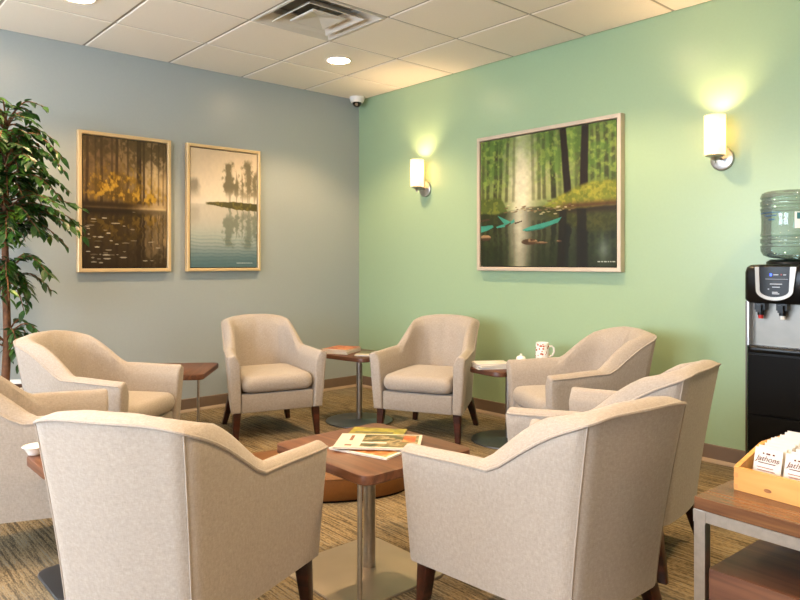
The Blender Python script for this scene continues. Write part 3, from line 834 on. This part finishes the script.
# air vent
t = thing('ceiling_vent', 'square white air vent with nested louvres in the ceiling', 'vent', (2.5*T, -2.5*T, H))
def sq(h, z): return [(-h, -h, z), (h, -h, z), (h, h, z), (-h, h, z)]
MB().loops([sq(.2975, .03), sq(.2975, -.003), sq(.282, -.004), sq(.278, 0), sq(.205, .05), sq(.205, .09)], False, False).build('vent_frame', M['vent'], t, smooth=False)
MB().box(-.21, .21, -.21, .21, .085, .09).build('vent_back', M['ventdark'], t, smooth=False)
MB().loops([sq(.206, -.006), sq(.203, -.010), sq(.196, -.006), sq(.135, .045), sq(.137, .048), sq(.2, -.002)], False, False).build('louvre', M['vent'], t, smooth=False)
MB().loops([sq(.125, .0), sq(.123, -.008), sq(.112, -.010), sq(.02, .012), sq(.002, .013)], False, True).build('core', M['vent'], t, smooth=False)
MB().box(-.2, .2, -.012, .012, .05, .06).build('damper_bar', M['steel'], t, smooth=False)
# security camera
t = thing('security_camera', 'small white dome security camera on the ceiling in the room corner', 'camera', (.105, -.105, H-.0005))
MB().lathe([(.068, 0), (.069, -.012), (.064, -.034), (.055, -.05), (.045, -.054), (.001, -.054)], 32).build('housing', M['white'], t)
d = Vector((.62, -.62, -.62)).normalized()
ball = MB(); R3 = d.to_track_quat('Z', 'Y').to_matrix().to_4x4()
ball.lathe([(.001, -.042), (.025, -.034), (.04, -.012), (.042, 0), (.04, .014), (.031, .029), (.022, .036), (.018, .034), (.001, .034)], 24, mat=Matrix.Translation((.006, -.006, -.052)) @ R3)
bo = ball.build('lens_dome', M['black'], t)
MB().lathe([(.001, .0345), (.014, .0345), (.014, .037), (.010, .037), (.009, .0352), (.001, .0352)], 20, mat=Matrix.Translation((.006, -.006, -.052)) @ R3).build('lens', M['steel'], bo)

# ------------------------------------------------------------------ water cooler
CX0, CX1, CY0, CY1 = 3.611, 3.925, -.385, -.06
t = thing('water_cooler', 'black and steel water cooler standing against the green wall', 'water cooler', ((CX0+CX1)/2, (CY0+CY1)/2, 0))
w = CX1-CX0; d = CY1-CY0
def face_plate(x0, x1, z0, z1, y, mat, name, par, dy=.002): return MB().box(x0, x1, y-dy, y, z0, z1).build(name, mat, par, smooth=False)
F_ = -d/2
sp = simple('dark_steel_side', '6f675d', .4, .8, .05)
MB().rrect(w-.0125, d-.02, .004, [(0, .0), (0, .735)], 5, Matrix.Translation((0, .008, 0))).build('cabinet', M['black'], t)
# recessed dispensing bay: back sheet, side cheeks
MB().box(-w/2+.010, w/2-.010, F_+.055, d/2-.002, .735, .955).build('bay_back', simple('satin_steel_sheet', '8b8780', .45, .85, .04), t, smooth=False)
for x0 in (-w/2+.006, w/2-.016): MB().box(x0, x0+.010, F_+.012, F_+.055, .735, .955).build('bay_cheek', M['steel'], t, smooth=False)
MB().rrect(w-.004, d-.02, .03, [(.004, .70), (0, .707), (0, .727), (.004, .732)], 6, Matrix.Translation((0, -.002, 0))).build('drip_ledge', M['black'], t)
g = MB()
for k in range(9): g.box(-.09+k*.0215, -.09+k*.0215+.012, F_+.012, F_+.052, .732, .7345)
g.build('drip_grille', M['dark_plate'], t, smooth=False)
# door line on the lower cabinet
MB().rrect(w-.03, .012, .004, [(0, .40), (0, .69)], 3, Matrix.Translation((0, F_+.013, 0))).build('upper_door', M['blackmat'], t)
MB().rrect(w-.03, .012, .004, [(0, .05), (0, .39)], 3, Matrix.Translation((0, F_+.013, 0))).build('lower_door', M['blackmat'], t)
for x0 in (-w/2, w/2-.006): MB().box(x0, x0+.006, F_+.008, F_+.02, .02, .955).build('side_trim', sp, t, smooth=False)
# head housing with bulged front
L = []
for ins, z in ((.012, .948), (0, .965), (0, 1.10), (.006, 1.125), (.02, 1.137), (.06, 1.14)):
    P = rr(w+.012-2*ins, d-2*ins, .026, z, 6)
    L.append([(p[0], p[1]-(.018*(1-(p[0]/(w/2))**2) if p[1] < 0 else 0), p[2]) for p in P])
head = MB().loops(L).build('head', M['black'], t, angle=50)
def fr(x): return F_-.018*(1-(x/(w/2))**2)
# silver U band on the head
U_out, U_in = [], []
n = 28
for k in range(n+1):
    a = PI+PI*k/n
    U_out.append((.085*math.cos(a)-.012, 1.015+.05*math.sin(a))); U_in.append((.067*math.cos(a)-.012, 1.015+.034*math.sin(a)))
U_out = [(-.102, 1.128)]+U_out+[(.086, 1.128)]; U_in = [(-.082, 1.128)]+U_in+[(.060, 1.128)]
v = []; f = []
for (a, b_) in zip(U_out, U_in):
    for (x, z), e in ((a, .001), (a, .007), (b_, .007), (b_, .001)): v.append((x, fr(x)-e, z))
for k in range(len(U_out)-1):
    for i in range(4): j = (i+1) % 4; f.append((4*k+i, 4*k+j, 4*k+4+j, 4*k+4+i))
MB().add(v, f).build('silver_band', simple('silver_trim', 'aeaaa4', .4, .5, .02), t)
pan = MB(); v = []; f = []
for k, (x, z) in enumerate(U_in): v += [(x, fr(x)-.003, z), (x, fr(x)-.003, 1.128)]
for k in range(len(U_in)-1): f.append((2*k, 2*k+2, 2*k+3, 2*k+1))
pan.add(v, f); po = pan.build('control_panel', M['black'], t)
led = emis('blue_indicator', '3050ff', 4); pr = simple('panel_print', 'b8bcc4', .5)
def mark(x0, x1, z0, z1, m, nm): MB().box(x0, x1, fr((x0+x1)/2)-.0052, fr((x0+x1)/2)-.0032, z0, z1).build(nm, m, po, smooth=False)
mark(-.03, -.022, 1.084, 1.096, led, 'indicator_light')
mark(.018, .024, 1.088, 1.094, simple('red_indicator', 'a03028', .4), 'indicator_light')
for x0, x1, z in ((-.014, .008, 1.09), (.03, .042, 1.09), (-.03, .025, 1.045), (-.02, .015, 1.03), (-.04, -.034, 1.02), (-.02, .005, 1.005), (-.02, .012, .998)): mark(x0, x1, z-.002, z+.002, pr, 'panel_print')
mark(-.05, .05, 1.068, 1.0695, pr, 'panel_line')
for x, c in ((-.088, 'c8281e'), (.012, 'e8e6e0')):
    s_ = MB(); s_.box(x-.024, x+.024, F_+.005, F_+.056, .915, .948); s_.lathe([(.016, .89), (.016, .93)], 16, (x, F_+.022, 0))
    s = s_.build('faucet', M['black'], t, angle=35)
    MB().lathe([(.011, .872), (.012, .892)], 16, (x, F_+.022, 0)).build('spout_tip', simple('tip_'+c, c, .4), s)
    MB().box(x-.012, x+.012, F_-.012, F_+.006, .905, .94).build('lever', M['black'], s)
MB().lathe([(.11, 1.1405), (.108, 1.152), (.09, 1.165)], 40, (0, .0, 0)).build('bottle_collar', M['black'], t)
# bottle
bg, nt, b = new_mat('blue_green_bottle_plastic')
tr = N(nt, 'ShaderNodeBsdfTransparent'); tr.inputs['Color'].default_value = hexc('dcebe7')+(1,)
gl = N(nt, 'ShaderNodeBsdfGlossy'); gl.inputs['Roughness'].default_value = .06
df = N(nt, 'ShaderNodeBsdfDiffuse'); df.inputs['Color'].default_value = hexc('aec6bd')+(1,)
lw = N(nt, 'ShaderNodeLayerWeight'); lw.inputs['Blend'].default_value = .35
m1 = N(nt, 'ShaderNodeMixShader'); m1.inputs[0].default_value = .27
m2 = N(nt, 'ShaderNodeMixShader')
nt.links.new(tr.outputs[0], m1.inputs[1]); nt.links.new(df.outputs[0], m1.inputs[2])
nt.links.new(lw.outputs['Fresnel'], m2.inputs[0]); nt.links.new(m1.outputs[0], m2.inputs[1]); nt.links.new(gl.outputs[0], m2.inputs[2])
nt.links.new(m2.outputs[0], nt.nodes['Material Output'].inputs['Surface'])
wb = thing('water_bottle', 'upturned ribbed blue green water bottle on top of the cooler', 'water bottle', ((CX0+CX1)/2, (CY0+CY1)/2, 1.1655))
pf = [(.03, .0), (.05, .003), (.095, .008), (.122, .02), (.134, .042)]
def rib(z): return [(.135, z-.014), (.1365, z-.009), (.129, z-.003), (.129, z+.003), (.1365, z+.009), (.135, z+.014)]
for z in (.075, .11): pf += rib(z)
pf += [(.132, .135), (.131, .18), (.131, .22), (.132, .238)]
for z in (.262, .298): pf += rib(z)
pf += [(.134, .318), (.128, .332), (.11, .340), (.07, .342), (.06, .334), (.001, .332)]
MB().lathe(pf, 56).build('bottle_body', bg, wb, angle=60)
blu = simple('blue_label_ink', '2c4f74', .5)
def arc(a0, a1, z0, z1, mat, nm, r=.1335):
    n = max(2, int(abs(a1-a0)/4)); v = []; f = []
    for k in range(n+1):
        a = R_(a0+(a1-a0)*k/n)
        for rr_ in (r, r+.0008):
            for z in (z0, z1): v.append((rr_*math.cos(a), rr_*math.sin(a), z))
    for k in range(n):
        o = 4*k; f += [(o, o+1, o+5, o+4), (o+2, o+6, o+7, o+3), (o+1, o+3, o+7, o+5), (o, o+4, o+6, o+2)]
    MB().add(v, f).build(nm, mat, wb)
arc(150, 270, .229, .233, blu, 'label_line'); arc(232, 262, .213, .219, blu, 'label_print'); arc(243, 258, .193, .200, blu, 'label_print'); arc(206, 209, .212, .218, blu, 'label_print')
arc(296, 340, .150, .230, simple('bottle_label', 'dfe6e4', .6), 'label', .1338); arc(300, 335, .195, .226, simple('label_teal', '2f6f74', .5), 'label_print', .1345)

# ------------------------------------------------------------------ potted ficus
lf, nt, b = new_mat('ficus_leaf')
oi = N(nt, 'ShaderNodeTexCoord'); nz = N(nt, 'ShaderNodeTexNoise'); nz.inputs['Scale'].default_value = 9; nz.inputs['Detail'].default_value = 3
nt.links.new(oi.outputs['Object'], nz.inputs['Vector'])
r = ramp(nt, [(.3, '162c0f'), (.5, '264a18'), (.62, '3f6822'), (.74, '769a34')])
nt.links.new(nz.outputs['Fac'], r.inputs['Fac']); nt.links.new(r.outputs['Color'], b.inputs['Base Color'])
b.inputs['Roughness'].default_value = .38
tr = N(nt, 'ShaderNodeBsdfTranslucent'); nt.links.new(r.outputs['Color'], tr.inputs['Color'])
ms = N(nt, 'ShaderNodeMixShader'); ms.inputs[0].default_value = .2
nt.links.new(b.outputs[0], ms.inputs[1]); nt.links.new(tr.outputs[0], ms.inputs[2]); nt.links.new(ms.outputs[0], nt.nodes['Material Output'].inputs['Surface'])
FX, FY = .51, -3.03
t = thing('potted_ficus', 'tall leafy ficus tree in a cream pot at the left edge by the blue wall', 'plant', (FX, FY, 0))
MB().lathe([(.13, 0), (.135, .004), (.175, .40), (.186, .402), (.187, .435), (.172, .436), (.168, .40), (.001, .398)], 40).build('pot', M['pot'], t)
MB().lathe([(.166, .39), (.166, .412), (.09, .42), (.001, .424)], 24).build('mulch', M['mulch'], t)
tp = [(.0, 0, .41), (.012, .01, .7), (-.004, .006, 1.0), (.014, -.004, 1.3), (.006, .008, 1.6), (.012, 0, 1.85), (.008, .004, 2.02)]
MB().tube(tp, [.024, .021, .02, .018, .014, .010, .005], 10).build('trunk', M['bark'], t)
rng = random.Random(21)
lm = MB(); bmq = MB()
def leaf(p, dirv, size, roll):
    # pointed oval leaf with a centre fold and a drooping tip
    d = dirv.normalized(); side = d.cross(Vector((0,0,1)))
    if side.length < .05: side = Vector((1,0,0))
    side.normalize(); nrm = side.cross(d)
    q = Matrix.Rotation(roll, 3, d); side = q @ side; nrm = q @ nrm
    st_ = [(0, 0), (.12, .5), (.35, 1), (.6, .85), (.82, .42), (1, 0)]
    v = []; f = []
    for s_, wd in st_:
        c = p+d*(s_*size)-Vector((0,0,1))*(.16*size*s_*s_)
        v += [tuple(c-side*(wd*size*.23)+nrm*(wd*size*.06)), tuple(c), tuple(c+side*(wd*size*.23)+nrm*(wd*size*.06))]
    for k in range(len(st_)-1):
        a = 3*k; f += [(a, a+1, a+4, a+3), (a+1, a+2, a+5, a+4)]
    lm.add(v, f)
def twig(z0, az, reach, rise, droop, nleaf, base=None):
    p0 = Vector(base) if base else Vector((.008, .002, z0)); P = []
    hd = Vector((math.cos(az), math.sin(az), 0))
    for k in range(9):
        s_ = k/8
        P.append(p0+hd*(reach*s_)+Vector((0,0,1))*(rise*math.sin(PI*.5*min(1, s_*1.6))-droop*s_**2.2))
    ok = lambda q: FX+q.x > .05
    P = [q for q in P if ok(q)]
    if len(P) < 3: return
    bmq.tube(P, [.005*(1-.8*k/len(P))+.0008 for k in range(len(P))], 5)
    for k in range(nleaf):
        s_ = .22+.78*(k+rng.random()*.6)/nleaf
        i = min(int(s_*(len(P)-1)), len(P)-2); fr_ = s_*(len(P)-1)-i
        p = P[i].lerp(P[i+1], min(1, fr_)); tan = (P[i+1]-P[i]).normalized()
        sd = tan.cross(Vector((0,0,1))).normalized()*(1 if k % 2 else -1)
        dv = tan*.75+sd*rng.uniform(.4, 1.2)+Vector((0,0,-1))*rng.uniform(-.1, .6)
        sz = rng.uniform(.05, .086)
        e = p+dv.normalized()*sz
        if ok(e) and ok(p): leaf(p, dv, sz, rng.uniform(-.6, .6))
def crown(z0, z1, rfun, n, nl, dr=.28):
    for k in range(n):
        z = z0+(z1-z0)*(k+.5)/n; az = k*2.39996+rng.uniform(-.3, .3)
        R0 = rfun(z)*rng.uniform(.75, 1.08)
        twig(z, az, R0, rng.uniform(.06, .16), dr*rng.uniform(.6, 1.5), nl)
        for q in range(2):   # shorter side shoots
            twig(z+rng.uniform(-.03, .03), az+rng.uniform(-.7, .7), R0*rng.uniform(.4, .8), rng.uniform(.02, .14), dr*rng.uniform(.5, 1.4), int(nl*.7))
crown(1.30, 1.90, lambda z: .44-.14*sst(1.66, 1.95, z), 34, 17, .15)
crown(1.2, 1.9, lambda z: .26, 12, 12, .06)
crown(.98, 1.12, lambda z: .34, 11, 15, .15)
crown(.66, .70, lambda z: .24, 4, 9, .14)
crown(1.90, 1.99, lambda z: .24, 6, 10, .05)
lm.build('foliage', lf, t, smooth=False)
bmq.build('branches', M['bark'], t)

# ------------------------------------------------------------------ daylight and camera
for i, (a, b_) in enumerate(wins):
    l = bpy.data.lights.new('window_daylight', 'AREA'); l.shape = 'RECTANGLE'; l.size = b_-a; l.size_y = WZ1-WZ0
    l.energy = 175.; l.color = (.68, .83, 1.)
    o = bpy.data.objects.new('window_daylight', l); COL.objects.link(o)
    o.location = ((a+b_)/2, YF-.16, (WZ0+WZ1)/2); o.rotation_euler = (R_(90), 0, 0)
for i, (a, b_) in enumerate(wins):      # added warm fill lamps outside, aimed up to brighten the ceiling
    l = bpy.data.lights.new('ceiling_fill', 'AREA'); l.shape = 'RECTANGLE'; l.size = b_-a; l.size_y = 1.0
    l.energy = 330.; l.color = (1., .80, .58)
    o = bpy.data.objects.new('ceiling_fill', l); COL.objects.link(o)
    o.location = ((a+b_)/2, YF-.9, .0); o.rotation_euler = (R_(135), 0, 0)
wd = bpy.data.worlds.new('sky'); S.world = wd; wd.use_nodes = True
nt = wd.node_tree; bgd = nt.nodes['Background']
sk = N(nt, 'ShaderNodeTexSky'); sk.sky_type = 'PREETHAM'
nt.links.new(sk.outputs[0], bgd.inputs['Color']); bgd.inputs['Strength'].default_value = .35
cam = bpy.data.cameras.new('camera'); co = bpy.data.objects.new('camera', cam); COL.objects.link(co)
cam.sensor_width = 36; cam.lens = 36*686/800; cam.shift_y = -37.5/800; cam.clip_start = .05
co.location = (5.033, -3.972, 1.1494); co.rotation_euler = (R_(90), 0, R_(48.30))
S.camera = co
vs = S.view_settings
vs.view_transform = 'Standard'; vs.look = 'None'; vs.gamma = 1; vs.use_curve_mapping = False; vs.exposure = 0.22
